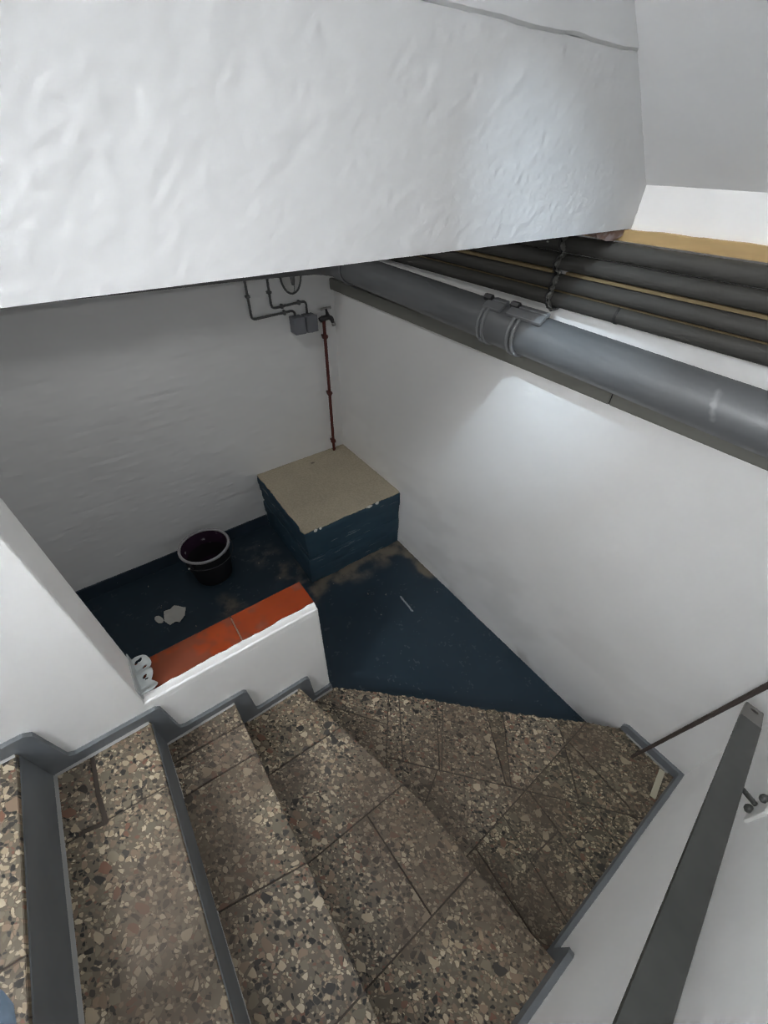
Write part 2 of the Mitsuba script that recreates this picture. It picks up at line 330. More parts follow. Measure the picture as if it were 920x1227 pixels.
def tile(x0, x1, k):
    poly = Polygon([(x0, YW + 0.022), (x1, YW + 0.022), (x1, 0.969), (x0, 0.969)]).buffer(-0.002).buffer(0.002, quad_segs=3)
    a = prism(poly, 0.774, 0.7845); b = prism(poly.buffer(-0.0018), 0.7845, 0.786)
    return cat(a, b)
obj('coping_tile', tile(-0.247, 0.057, 0), 'm_terracotta', lw)
obj('coping_tile', tile(0.062, 0.326, 0.0), 'm_terracotta', lw)

# ------------------------------------------------------------------ staircase: treads, terrazzo slabs, painted risers
YWS, YFS = YW - 0.003, YF + 0.007
st = thing('staircase', 'winding basement steps of brown terrazzo slabs with grey painted risers', 'stairs')
NOSE3 = [(0.190, 0.83), (0.355, 0.20), (0.372, 0.0), (0.412, YF)]
EDGE4 = [(0.333, YWS), (0.470, 0.700), (0.62, 0.561), (0.75, 0.43), (0.88, 0.30), (1.01, 0.18), (1.138, 0.058), (XR - 0.004, -0.05)]
def jag(pts, amp, step=0.012, seed=1):
    ls = LineString(pts); r = np.random.default_rng(seed); out = []
    for s in np.arange(0, ls.length, step):
        p = np.array(ls.interpolate(s).coords[0]); q = np.array(ls.interpolate(min(s + 0.01, ls.length)).coords[0])
        d = q - p; d = d / (np.linalg.norm(d) + 1e-9); nrm = np.array([d[1], -d[0]])
        out.append(tuple(p + nrm * r.uniform(-amp, amp)))
    return out + [pts[-1]]
E4 = jag(EDGE4, 0.006)
treads = [
    (Polygon([(-0.76, YFS), (-0.515, YFS), (-0.515, YWS), (-0.76, YWS)]), Z[0]),
    (Polygon([(-0.515, YFS), (-0.268, YFS), (-0.265, YWS), (-0.515, YWS)]), Z[1]),
    (Polygon([(-0.280, YFS), (-0.034, YFS), (-0.042, YWS), (-0.280, YWS)]), Z[2]),
    (Polygon([(-0.060, YFS), (0.412, YFS), (0.372, 0.0), (0.355, 0.20), (0.190, YWS), (-0.060, YWS)]), Z[3]),
    (Polygon([(0.18, YWS), (0.350, 0.20), (0.366, 0.0), (0.406, YFS), (XR - 0.004, YFS)] + E4[::-1]), Z[4])]
def splits(poly, cuts):
    """Cuts pieces by infinite lines: each cut (a, b) splits only the pieces that its own segment crosses."""
    pieces = [poly]
    for a, b in cuts:
        a, b = np.array(a, float), np.array(b, float); d = (b - a) / np.linalg.norm(b - a)
        line = LineString([a - d * 3, b + d * 3]); sg = LineString([a + (b - a) * 0.08, b - (b - a) * 0.08]); out = []
        for p in pieces:
            if p.intersection(sg).length > 0.35 * sg.length:
                out += [g for g in ssplit(p, line).geoms]
            else: out.append(p)
        pieces = out
    return pieces
cuts = [
    [((-0.76, 0.42), (-0.515, 0.40)), ((-0.76, -0.05), (-0.515, -0.05))],
    [((-0.515, 0.63), (-0.265, 0.612)), ((-0.424, 0.83), (-0.424, 0.64)), ((-0.515, 0.10), (-0.265, 0.08)), ((-0.515, -0.2), (-0.265, -0.19))],
    [((-0.28, 0.747), (-0.04, 0.733)), ((-0.28, 0.633), (-0.04, 0.619)), ((-0.28, 0.325), (-0.04, 0.277)), ((-0.28, -0.012), (-0.04, -0.009))],
    [((-0.04, 0.306), (0.34, 0.300)), ((-0.04, -0.009), (0.37, -0.006)), ((-0.04, 0.60), (0.25, 0.59)), ((0.175, 0.29), (0.192, 0.01))],
    # the lowest winder is pieced together from narrow offcuts
    [((0.51, 0.63), (0.375, 0.46)), ((0.36, 0.45), (0.66, 0.12)), ((0.600, 0.400), (0.478, 0.250)), ((0.878, 0.046), (0.50, 0.036)), ((0.90, 0.31), (0.66, 0.042)),
     ((0.52, 0.30), (0.36, 0.22)), ((0.70, 0.48), (0.57, 0.34)), ((1.06, 0.14), (0.90, -0.06)), ((0.60, 0.03), (0.555, -0.27)), ((0.74, 0.036), (0.715, -0.28)),
     ((0.88, 0.0), (0.87, -0.28)), ((0.45, 0.02), (0.44, -0.26)), ((1.011, -0.05), (1.001, -0.28)), ((0.56, -0.10), (0.72, -0.11)), ((0.715, -0.16), (0.88, -0.17)), ((0.84, 0.36), (0.745, 0.20)),
     ((0.40, 0.60), (0.34, 0.68)), ((0.56, 0.62), (0.48, 0.50))]]
slab_m = [['m_terrazzo_a'], ['m_terrazzo_a', 'm_terrazzo_b'], ['m_terrazzo_b', 'm_terrazzo_a'], ['m_terrazzo_b', 'm_terrazzo_a'], ['m_terrazzo_c', 'm_terrazzo_b', 'm_terrazzo_c']]
r2 = np.random.default_rng(5)
for i, (poly, z) in enumerate(treads):
    pcs = [g for g in splits(poly, cuts[i]) if g.area > 2e-4]
    t = obj('tread', prism(poly.buffer(-0.003), z - 0.05, z - 0.005), 'm_grout', st)
    for j, g in enumerate(pcs):
        g2 = g.buffer(-0.0022).buffer(-0.0012).buffer(0.0012, quad_segs=3)
        if i == 1: g2 = g2.difference(LineString([(-0.424, 0.82), (-0.425, 0.70), (-0.418, 0.620), (-0.47, 0.632)]).buffer(0.006))
        if g2.is_empty: continue
        if g2.geom_type != 'Polygon': g2 = max(g2.geoms, key=lambda a: a.area)
        dz = r2.uniform(-0.0012, 0.0008) if i < 4 else r2.uniform(-0.002, 0.001)
        top = g2.buffer(-0.0014)
        a = prism(g2, z - 0.03, z - 0.0015 + dz)
        b = prism(top, z - 0.0016 + dz, z + dz)
        cx = g2.centroid.x
        mm = slab_m[i][(j + (i == 3)) % len(slab_m[i])]
        if i == 4: mm = 'm_terrazzo_c' if g2.centroid.y < 0.12 else ('m_terrazzo_b' if cx < 0.72 else slab_m[4][j % 3])
        obj('slab', cat(a, b), mm, t)
# steps further up behind the camera
for k in range(3):
    x1, z = -0.75 - 0.24 * k, Z[0] + 0.174 * (k + 1)
    obj('upper_step', bx(x1 - 0.26, x1, YFS, YWS, 0.0, z), 'm_greypaint', st)
obj('core', bx(-0.76, -0.53, YFS, YWS, 0, Z[0] - 0.04), 'm_greypaint', st)
def riser(top, bot, z1, z0):
    (ax, ay), (bx_, by), (cx, cy), (dx, dy) = top[0], top[1], bot[0], bot[1]
    return hullpts([(ax, ay, z1), (bx_, by, z1), (cx, cy, z0), (dx, dy, z0), (ax - .2, ay, z1), (bx_ - .2, by, z1), (cx - .2, cy, z0), (dx - .2, dy, z0)])
obj('riser', riser([(-0.519, YFS), (-0.519, YWS)], [(-0.5205, YFS), (-0.5205, YWS)], Z[0] - 0.031, 0), 'm_greypaint', st)
obj('riser', riser([(-0.273, YFS), (-0.270, YWS)], [(-0.283, YFS), (-0.283, YWS)], Z[1] - 0.031, 0), 'm_greypaint', st)
obj('riser', riser([(-0.042, YFS), (-0.047, YWS)], [(-0.042, YFS), (-0.047, YWS)], Z[2] - 0.031, 0), 'm_greypaint', st)
pr = Polygon([(-0.03, YFS), (0.404, YFS), (0.364, 0.0), (0.347, 0.20), (0.182, YWS), (-0.03, YWS)])
obj('riser', prism(pr, 0, Z[3] - 0.031), 'm_greypaint', st)
obj('riser', prism(treads[4][0].buffer(-0.012), 0, Z[4] - 0.045), 'm_greypaint', st)
def band(poly_pts, z0, z1, y0, y1):
    """An outline in x and z extruded along y."""
    m = trimesh.creation.extrude_polygon(Polygon(poly_pts).buffer(-0.004).buffer(0.004, quad_segs=4), y1 - y0, engine='earcut')
    v = m.vertices.copy(); m.vertices = np.stack([v[:, 0], y0 + v[:, 2], v[:, 1]], 1); m.invert(); return m
# painted nosing strip in front of each tread: thin lip that closes the riser to the slab
obj('riser_strip', bx(-0.5195, -0.5145, YFS, YWS - 0.012, Z[1] + 0.001, Z[0] - 0.012), 'm_greypaint', st)
obj('riser_strip', riser([(-0.2655, YFS), (-0.2635, YWS - 0.012)], [(-0.278, YFS), (-0.279, YWS - 0.012)], Z[1] - 0.012, Z[2] + 0.001) if False else hullpts([(-0.2675, YFS, Z[1] - .012), (-0.2645, YWS - .012, Z[1] - .012), (-0.2755, YFS, Z[1] - .012), (-0.2755, YWS - .012, Z[1] - .012), (-0.2795, YFS, Z[2] + .001), (-0.2795, YWS - .012, Z[2] + .001), (-0.285, YFS, Z[2] + .001), (-0.285, YWS - .012, Z[2] + .001)]), 'm_greypaint', st)
# pale mortar fillets along the inner edge of the treads
for x, z in ((-0.515, Z[1]), (-0.279, Z[2])):
    obj('mortar_fillet', hullpts([(x, YFS + .01, z - .001), (x + .008, YFS + .01, z - .001), (x, YFS + .01, z + .006), (x, YWS - .012, z - .001), (x + .008, YWS - .012, z - .001), (x, YWS - .012, z + .006)]), 'm_fillet', st)

# stepped grey skirting on the left
YS = 0.817
pts = [(-0.90, Z[0] + 0.20), (-0.76, Z[0] + 0.055), (-0.482, Z[0] + 0.048), (-0.468, Z[0] + 0.035), (-0.459, Z[1] + 0.050), (-0.445, Z[1] + 0.042), (-0.238, Z[1] + 0.040), (-0.226, Z[1] + 0.028), (-0.216, Z[2] + 0.046), (-0.20, Z[2] + 0.036),
       (-0.004, Z[2] + 0.030), (0.008, Z[2] + 0.018), (0.015, Z[3] + 0.042), (0.03, Z[3] + 0.036), (0.226, Z[3] + 0.036), (0.238, Z[3] + 0.024), (0.246, Z[4] + 0.034), (0.26, Z[4] + 0.030), (0.331, Z[4] + 0.032),
       (0.331, 0.10), (0.0, 0.10), (-0.5, 0.6), (-0.9, 0.8)]
struct('baseboard_left', band(pts, 0, 0, YS, YW + 0.003), 'm_greypaint', 40)
fl = []
for x0, x1, z in ((-0.75, -0.52, Z[0]), (-0.512, -0.27, Z[1]), (-0.276, -0.045, Z[2]), (-0.03, 0.18, Z[3]), (0.20, 0.33, Z[4])):
    fl.append(hullpts([(x0, YS + .001, z - .001), (x1, YS + .001, z - .001), (x0, YS - .007, z - .001), (x1, YS - .007, z - .001), (x0, YS + .001, z + .005), (x1, YS + .001, z + .005)]))
obj('skirting_fillet', cat(*fl), 'm_fillet', 'baseboard_left')
# near wall's skirting and the right wall's at the lowest tread
pts = [(-0.9, Z[0] + 0.22), (-0.70, Z[0] + 0.06), (-0.47, Z[0] + 0.06), (-0.45, Z[1] + 0.05), (-0.23, Z[1] + 0.05), (-0.21, Z[2] + 0.05), (0.012, Z[2] + 0.05), (0.03, Z[3] + 0.062), (0.436, Z[3] + 0.062), (0.452, Z[3] + 0.045), (0.458, Z[4] + 0.052), (0.48, Z[4] + 0.045),
       (XR - 0.002, Z[4] + 0.045), (XR - 0.002, 0.1), (0.0, 0.1), (-0.9, 0.8)]
struct('baseboard_front', band(pts, 0, 0, YF - 0.004, YF + 0.014), 'm_greypaint', 40)
bp = Polygon([(YF, 0.1), (-0.045, 0.1), (-0.045, Z[4] + 0.028), (-0.062, Z[4] + 0.045), (YF, Z[4] + 0.045)])
bm_ = trimesh.creation.extrude_polygon(bp, 0.018, engine='earcut'); v = bm_.vertices.copy()
bm_.vertices = np.stack([XR - 0.014 + v[:, 2], v[:, 0], v[:, 1]], 1)
struct('baseboard_right', bm_, 'm_greypaint')
obj('skirting_fillet', tube([(XR - 0.016, -0.075, Z[4] + 0.002), (XR - 0.017, -0.16, Z[4] + 0.002), (XR - 0.018, -0.25, Z[4] + 0.002)], 0.0045, 8), 'm_fillet', 'baseboard_right', True)
struct('baseboard_back', bx(-1.75, 0.60, YB - 0.013, YB + 0.004, 0, 0.088), 'm_navy')

# ------------------------------------------------------------------ plinth in the far corner
pl = thing('concrete_plinth', 'square concrete plinth in the far corner, sides painted dark blue, bare beige top', 'plinth')
def course(z0, z1, grow, seed, amp=0.006):
    ring = [(0.598 - grow, 1.532 - grow), (XR - 0.003, 1.526 - grow), (XR - 0.003, YB - 0.003), (0.602 - grow, YB - 0.003)]
    j = []
    for k in range(4):
        a, b = np.array(ring[k]), np.array(ring[(k + 1) % 4]); n = 46
        for s in np.arange(n) / n: j.append(a + (b - a) * s)
    j = np.array(j); c = np.array([0.93, 1.87]); V = []; nl = 6
    for q in range(nl + 1):
        zz = z0 + (z1 - z0) * q / nl
        e = meshkit.fbm(np.stack([j[:, 0] * 14, j[:, 1] * 14, np.full(len(j), zz * 50 + seed * 9)], 1), 4, seed) - 0.5
        pinch = 0.004 if q in (0, nl) else 0.0
        dirv = np.where(np.abs(j - c) > 0.3, np.sign(j - c), 0)
        move = (e * 2 * amp - pinch)[:, None] * dirv
        move[j[:, 0] > XR - 0.01, 0] = 0; move[j[:, 1] > YB - 0.01, 1] = 0
        V.append(np.hstack([j + move, np.full((len(j), 1), zz)]))
    n = len(j); V = np.vstack(V + [[[c[0], c[1], z0]], [[c[0], c[1], z1]]]); F = []
    for q in range(nl):
        for k in range(n):
            a, b = q * n + k, q * n + (k + 1) % n; F += [[a, b, b + n], [a, b + n, a + n]]
    for k in range(n):
        F += [[len(V) - 2, (k + 1) % n, k], [len(V) - 1, nl * n + k, nl * n + (k + 1) % n]]
    return trimesh.Trimesh(V, F, process=False)
zc = [0.0, 0.108, 0.212, 0.318, 0.424]
for k in range(4):
    obj('course', course(zc[k], zc[k + 1], (0.0, 0.004, -0.002, 0.006)[k], k + 1, 0.009), 'm_navy_concrete', pl, 40)
obj('screed', course(0.422, 0.432, 0.000, 9, 0.020), 'm_beige', pl, 40, 'bare beige screed with chipped edges')
for (x, y, s) in ((0.66, 1.524, 0.012), (1.02, 1.520, 0.022), (1.075, 1.521, 0.012), (0.69, 1.524, 0.008)):
    c = trimesh.creation.icosphere(1, 1.0); c.vertices *= [s, 0.007, 0.004]; c.vertices += (meshkit.noise(c.vertices * 300, 3) - 0.5)[:, None] * 0.006
    c.apply_translation([x, y, 0.428]); obj('chipped_edge', c, 'm_chip', pl)

# ------------------------------------------------------------------ bucket
bk = thing('bucket', 'black plastic mason bucket with a dusty grey rim on the blue floor', 'bucket')
BX, BY = 0.135, 1.962
def put(m, x=BX, y=BY, z=0.0): m.apply_translation([x, y, z]); return m
obj('body', put(lathe([(0, 0.002), (0.100, 0.002), (0.106, 0.008), (0.118, 0.10), (0.131, 0.215), (0.135, 0.25), (0.131, 0.25), (0.128, 0.215), (0.1, 0.015), (0, 0.012)])), 'm_bucket', bk, 40)
obj('lining', put(lathe([(0.1295, 0.246), (0.1265, 0.215), (0.1135, 0.10), (0.0985, 0.017), (0, 0.0145)])), 'm_bucket_in', bk, 40, 'stained purplish inside')
obj('rim', put(tube([(0.1385 * math.cos(a), 0.1385 * math.sin(a), 0.248) for a in np.linspace(0, 2 * np.pi, 64, endpoint=False)], 0.0085, 10, closed=True)), 'm_bucket_rim', bk, True, 'dusty grey rolled rim')
for a in (3.75, 3.75 + math.pi):
    m = rbx(-0.006, 0.010, -0.016, 0.016, 0.185, 0.246, 0.004)
    m.apply_transform(trimesh.transformations.rotation_matrix(a, [0, 0, 1])); m.apply_translation([BX + 0.137 * math.cos(a), BY + 0.137 * math.sin(a), 0])
    obj('lug', m, 'm_bucket', bk, 40)
    m = trimesh.creation.icosphere(1, 0.006); m.apply_translation([BX + 0.150 * math.cos(a), BY + 0.150 * math.sin(a), 0.205])
    obj('handle_end', m, 'm_opal', bk, True, 'pale handle end')
hb = []
A0 = 3.75
for s in np.linspace(0, 1, 25):
    a = A0 + math.pi * s; r = 0.152
    hb.append((BX + r * math.cos(a), BY + r * math.sin(a), 0.205 - 0.012 * math.sin(math.pi * s) - 0.0))
obj('handle', tube(hb, 0.0022, 8), 'm_darkmetal', bk, True)

# scraps on the lower floor
def flat_scrap(pts, z0, th, curl, seed):
    poly = Polygon(pts); a = prism(poly, 0, th); a = a.subdivide().subdivide()
    v = a.vertices; h = meshkit.noise(np.c_[v[:, :2] * 22, np.zeros(len(v))], seed) * curl
    a.vertices = np.c_[v[:, :2], v[:, 2] + z0 + h]; return a
k = thing('paper_scrap', 'larger angular grey paper scrap on the blue floor behind the low wall', 'scrap')
obj(k, flat_scrap([(-0.215, 1.775), (-0.200, 1.845), (-0.165, 1.836), (-0.140, 1.850), (-0.088, 1.800), (-0.110, 1.745), (-0.145, 1.715), (-0.165, 1.735), (-0.195, 1.730)], 0.001, 0.001, 0.010, 3), 'm_paper')
k = thing('paper_scrap', 'small oval pale scrap on the blue floor left of the larger scrap', 'scrap')
obj(k, flat_scrap([(-0.236 + 0.018 * math.cos(a) - 0.008 * math.sin(a), 1.804 + 0.034 * math.sin(a)) for a in np.linspace(0, 2 * np.pi, 14, endpoint=False)], 0.001, 0.0015, 0.004, 4), 'm_paper')
r3 = np.random.default_rng(12)
crumbs = []
for _ in range(130):
    x, y = (r3.normal(-0.12, 0.16), r3.normal(1.32, 0.12)) if r3.random() < 0.75 else (r3.uniform(-0.3, 1.2), r3.uniform(1.02, 2.1))
    if y < 0.985 or (x > 0.57 and y > 1.5) or x < -0.7 or (x - BX) ** 2 + (y - BY) ** 2 < 0.0225: continue
    s = r3.uniform(0.002, 0.006); c = trimesh.creation.icosphere(0, s); c.vertices *= r3.uniform(0.6, 1.3, 3); c.apply_translation([x, y, s * 0.5]); crumbs.append(c)
k = thing('rubble_crumbs', 'crumbs of mortar scattered over the blue floor behind the low wall', 'rubble'); labels[k]['kind'] = 'stuff'
obj(k, cat(*crumbs), 'm_mortar')

# ------------------------------------------------------------------ galvanised bracket on the coping, against the wall end
gb = thing('metal_bracket', 'galvanised scalloped metal bracket with slots on the coping against the wall end', 'bracket')
def bracket():
    ys = np.linspace(0.836, 0.972, 45); V = []; F = []
    for y in ys:
        s = (y - 0.836) / 0.136
        w = 0.030 + 0.016 * abs(math.sin(s * math.pi * 3)) ** 0.7
        z = 0.800 + 0.010 * math.cos(s * math.pi * 4)
        for t in (0, 0.33, 0.66, 1.0): V.append((-0.247 + w * t, y, z + 0.004 * t * (1 - t) * 4))
        for t in (1.0, 0.66, 0.33, 0): V.append((-0.247 + w * t, y, z - 0.003 + 0.004 * t * (1 - t) * 4))
    n = len(ys)
    for i in range(n - 1):
        for j in range(8):
            a, b = i * 8 + j, i * 8 + (j + 1) % 8; F += [[a, b, b + 8], [a, b + 8, a + 8]]
    F += [[0, j, j + 1] for j in range(1, 7)] + [[(n - 1) * 8, (n - 1) * 8 + j + 1, (n - 1) * 8 + j] for j in range(1, 7)]
    m = trimesh.Trimesh(V, F, process=False); m.fix_normals()
    man = mf(m)
    for y, x in ((0.853, -0.226), (0.851, -0.238), (0.893, -0.226), (0.938, -0.222), (0.960, -0.226), (0.958, -0.237)):
        man = man - m3.Manifold.cylinder(0.1, 0.0048, 0.0048, 16).scale([1.5, 0.8, 1]).rotate([0, 0, 25]).translate([x, y, 0.76])
    return tm(man)
obj('plate', bracket(), 'm_galv', gb, 30)
obj('upright_flange', rbx(-0.2495, -0.2460, 0.835, 0.973, 0.787, 0.845, 0.0012), 'm_galv', gb)
ring_ = tube([(-0.224 + 0.008 * math.cos(a), 0.897 + 0.010 * math.sin(a), 0.802) for a in np.linspace(0.6, 5.6, 20)], 0.0022, 8)
obj('hook', ring_, 'm_black', gb, True)

# ------------------------------------------------------------------ services on the right wall
PX, PR = 1.187, 0.0635
def pz(y): return 1.549 + 0.020 * y
dp = thing('drain_pipe', 'thick grey plastic drain pipe running along the top of the right wall', 'pipe')
path = [(PX, -0.28, pz(-0.28)), (PX, 0.6, pz(0.6)), (PX, 1.5, pz(1.5)), (PX, 1.93, pz(1.93))]
obj('main_run', tube(path, PR, 36), 'm_pipe', dp, 40)
el = [(PX, 1.90, pz(1.90))]
for a in np.linspace(0, math.pi / 2, 10): el.append((PX - 0.12 + 0.12 * math.cos(a), 1.95 + 0.12 * math.sin(a), pz(1.95) + 0.012 * a))
el += [(0.75, 2.07, pz(1.95) + 0.03), (-1.0, 2.07, pz(1.95) + 0.06)]
obj('elbow', tube(el, PR * 0.985, 36), 'm_pipe', dp, 40)
def ringy(y, r, w, x=PX):
    a = np.linspace(0, 2 * np.pi, 40, endpoint=False)
    return tube([(x + r * math.cos(t), y, pz(y) + r * math.sin(t)) for t in a], w, 10, closed=True)
obj('socket', tube([(PX, 1.90, pz(1.90)), (PX, 1.99, pz(1.99))], PR + 0.006, 36), 'm_pipe', dp, 40)
obj('socket_ring', ringy(1.895, PR + 0.006, 0.004), 'm_clampgrey', dp, True)
# coupling with two ribbed claws, lugs and bolts
cp = obj('coupling', tube([(PX, 0.865, pz(.865)), (PX, 0.985, pz(.985))], PR + 0.004, 36), 'm_pipe', dp, 40)
for y in (0.992, 0.972, 0.862, 0.842):
    obj('clamp_ring', ringy(y, PR + 0.005, 0.006), 'm_clampgrey', cp, True)
for y0, y1 in ((0.925, 1.000), (0.765, 0.898)):
    for ang, hw in ((32, 0.015), (8, 0.010)):
        m = rbx(-hw, hw, y0 + 0.004 * (ang < 10), y1 - 0.012 * (ang < 10), 0.0, 0.013, 0.003)
        m.apply_transform(trimesh.transformations.rotation_matrix(-math.radians(ang), [0, 1, 0]))
        m.apply_translation([PX - (PR + 0.002) * math.sin(math.radians(ang)), 0, pz(0.9) + (PR + 0.002) * math.cos(math.radians(ang))])
        obj('lug', m, 'm_clampgrey', cp, 40)
for y in (1.000, 0.885):
    b = trimesh.creation.cylinder(0.011, 0.03, sections=6); b.apply_transform(trimesh.transformations.rotation_matrix(math.pi / 2, [1, 0, 0])); b.apply_translation([PX - 0.020, y + 0.004, pz(.9) + PR + 0.014]); obj('bolt', b, 'm_darkmetal', cp)
ct = thing('cable_trunking', 'flat grey cable trunking along the right wall just below the drain pipe', 'trunking')
for y0, y1 in ((-0.28, 0.520), (0.523, 2.196)):
    obj('channel', rbx(1.228, XR + 0.003, y0, y1, 1.436, 1.490, 0.003), 'm_trunk', ct, 40)
obj('joint', bx(1.2305, 1.24, 0.518, 0.525, 1.438, 1.488), 'm_black', ct)

# insulated pipes
IZ = [1.8155, 1.7722, 1.7205, 1.6755]; IR = 0.0212; IX = 1.224
names = ['topmost black foam-insulated pipe, right under the yellow timber strip', 'second black foam-insulated pipe from the top, just above a thin yellow strip',
         'third black foam-insulated pipe from the top, just below a thin yellow strip', 'lowest black foam-insulated pipe with a dark taped joint, above the bare white wall strip']
for i, (z, lb) in enumerate(zip(IZ, names)):
    k = thing('insulated_pipe', lb, 'pipe', 'insulated pipes on the right wall')
    ys = np.linspace(-0.28, 2.19, 70); r_ = IR + 0.0006 * (meshkit.fbm(np.stack([ys * 4, ys * 0 + i * 7, ys * 0], 1), 3, i) - 0.5) * 2
    dz = 0.0006 * (meshkit.fbm(np.stack([ys * 2.2, ys * 0 + i * 5, ys * 0], 1), 2, 40 + i) - 0.5) * 2
    obj('foam_sleeve', tube(np.stack([ys * 0 + IX + (0.001 * i), ys, z + dz], 1), r_, 20), 'm_foam', k, 45)
    if i == 3:
        obj('tape_joint', tube([(IX + .003, 0.583, z), (IX + .003, 0.590, z)], IR + 0.0018, 20), 'm_black', k, 40)
k = thing('timber_strip', 'rough yellow timber strip along the wall on top of the insulated pipes', 'strip')
def strip(z0, z1, x0, x1, y0, y1, seed, amp=0.002):
    ys = np.linspace(y0, y1, 90); e = (meshkit.fbm(np.stack([ys * 16, ys * 0, ys * 0], 1), 3, seed) - 0.5) * 2 * amp; V, F = [], []
    for y, q in zip(ys, e): V += [(x0, y, z0), (x1, y, z0), (x1, y, z1 + q), (x0 + 0.002, y, z1 + q)]
    for i in range(89):
        for j in range(4):
            a, b = i * 4 + j, i * 4 + (j + 1) % 4; F += [[a, b, b + 4], [a, b + 4, a + 4]]
    F += [[0, 1, 2], [0, 2, 3], [356, 358, 357], [356, 359, 358]]
    m = trimesh.Trimesh(V, F, process=False); m.fix_normals(); return m
obj(k, strip(1.8395, 1.864, 1.228, XR + 0.003, -0.28, 2.19, 5, 0.003), 'm_yellow')
k = thing('timber_strip', 'thin yellow strip between the second and third insulated pipes', 'strip')
obj(k, strip(1.7430, 1.7500, 1.214, 1.240, -0.28, 0.775, 6, 0.0004), 'm_yellow_dark')
k = thing('timber_strip', 'wider yellow lath between the insulated pipes in the shade beyond the hanging strap', 'strip')
obj(k, strip(1.7430, 1.7500, 1.206, 1.240, 0.815, 2.19, 7, 0.0004), 'm_yellow_dark')
k = thing('timber_strip', 'faint yellow line between the two lowest insulated pipes', 'strip')
obj(k, strip(1.6972, 1.6988, 1.216, 1.240, -0.28, 2.19, 8, 0.0002), 'm_yellow_dark')
# twisted perforated strap hanging over the pipes
hs = thing('pipe_strap', 'dark twisted metal strap hanging down across the four insulated pipes', 'strap')
prof = []
for z in np.linspace(1.850, 1.648, 90):
    d = min(abs(z - c) for c in IZ); x = IX - math.sqrt(max((IR + 0.006) ** 2 - d * d, 0.00012))
    prof.append((x - 0.001, 0.792 + 0.004 * math.sin(z * 90), z))
prof = np.array(prof)
def ribbon(P, w, th, tw):
    V, F = [], []
    for i, p in enumerate(P):
        a = tw * i / len(P) * 2 * math.pi; ww = w * (0.7 + 0.3 * abs(math.cos(a)))
        u = np.array([0.45 * math.sin(a), math.cos(a) * 0.8 + 0.35, 0]); u /= np.linalg.norm(u); n = np.cross(u, [0, 0, 1.0])
        for s, t in ((-1, -1), (1, -1), (1, 1), (-1, 1)): V.append(p + u * ww * s + n * th * t - np.array([0.004, 0, 0]))
    for i in range(len(P) - 1):
        for j in range(4):
            a, b = i * 4 + j, i * 4 + (j + 1) % 4; F += [[a, b, b + 4], [a, b + 4, a + 4]]
    e = 4 * (len(P) - 1); F += [[0, 2, 1], [0, 3, 2], [e, e + 1, e + 2], [e, e + 2, e + 3]]
    m = trimesh.Trimesh(V, F, process=False); m.fix_normals(); return m
obj('band', ribbon(prof, 0.0075, 0.0014, 5), 'm_steelstrap', hs, 30)
obj('wire', tube(prof + np.array([0.001, 0.013, 0.0]), 0.0042, 8), 'm_black', hs, True)
for z in np.linspace(1.835, 1.66, 9):
    i = int(np.argmin(abs(prof[:, 2] - z))); b = trimesh.creation.icosphere(1, 0.0052); b.apply_translation(prof[i] + [-0.003, 0.003 * (-1) ** i, 0]); obj('rivet', b, 'm_steelstrap', hs, True)
b = trimesh.creation.cylinder(0.008, 0.03, sections=12); b.apply_transform(trimesh.transformations.rotation_matrix(math.pi / 2, [0, 1, 0])); b.apply_translation([1.232, 0.794, 1.648]); obj('bolt', b, 'm_darkmetal', hs)
# torn scrap stuck under the flight's side
k = thing('torn_scrap', 'torn mauve brown scrap stuck under the lower right end of the white overhead wall', 'scrap')
sv = [(1.10, 0.652, 1.866), (1.252, 0.655, 1.872), (1.236, 0.652, 1.853), (1.20, 0.656, 1.841), (1.165, 0.655, 1.843), (1.12, 0.655, 1.852)]
obj(k, hullpts(sv + [(x, y + 0.03, z + 0.004) for x, y, z in sv]), 'm_scrapbit')

# ------------------------------------------------------------------ on the back wall
boxes = []
for x0, x1, lb in ((0.966, 1.031, 'left one of two small grey junction boxes on the back wall'), (1.039, 1.104, 'right one of two small grey junction boxes, the nearer to the tap')):
    k = thing('junction_box', lb, 'junction box', 'junction boxes on the back wall')
    obj('housing', rbx(x0, x1, 2.145, YB + 0.004, 1.252, 1.335, 0.004), 'm_box', k, 40)
    obj('cover', rbx(x0 - 0.0015, x1 + 0.0015, 2.132, 2.146, 1.250, 1.337, 0.005), 'm_box', k, 40)
k = thing('conduit', 'outer grey conduit on the back wall bending into the left junction box', 'conduit', 'conduits on the back wall')
yc = YB - 0.012
obj('tube', tube(fillet_path([(0.757, yc, 2.39), (0.757, yc, 1.352), (0.998, yc, 1.362), (0.998, yc, 1.337)], 0.022), 0.0062, 10), 'm_conduit', k, True)
for x, z, v in ((0.757, 1.46, 1), (0.94, 1.359, 0)):
    obj('clip', rbx(x - (.012 if v else .006), x + (.012 if v else .006), yc - 0.008, YB + .003, z - (.006 if v else .012), z + (.006 if v else .012), 0.003), 'm_conduit', k, 40)
k = thing('conduit', 'inner grey conduit on the back wall bending into the right junction box', 'conduit', 'conduits on the back wall')
obj('tube', tube(fillet_path([(0.872, yc, 2.39), (0.872, yc, 1.388), (1.072, yc, 1.399), (1.072, yc, 1.337)], 0.024), 0.0062, 10), 'm_conduit', k, True)
for x, z, v in ((0.872, 1.465, 1), (0.93, 1.391, 0), (1.03, 1.396, 0)):
    obj('clip', rbx(x - (.012 if v else .006), x + (.012 if v else .006), yc - 0.008, YB + .003, z - (.006 if v else .012), z + (.006 if v else .012), 0.003), 'm_conduit', k, 40)
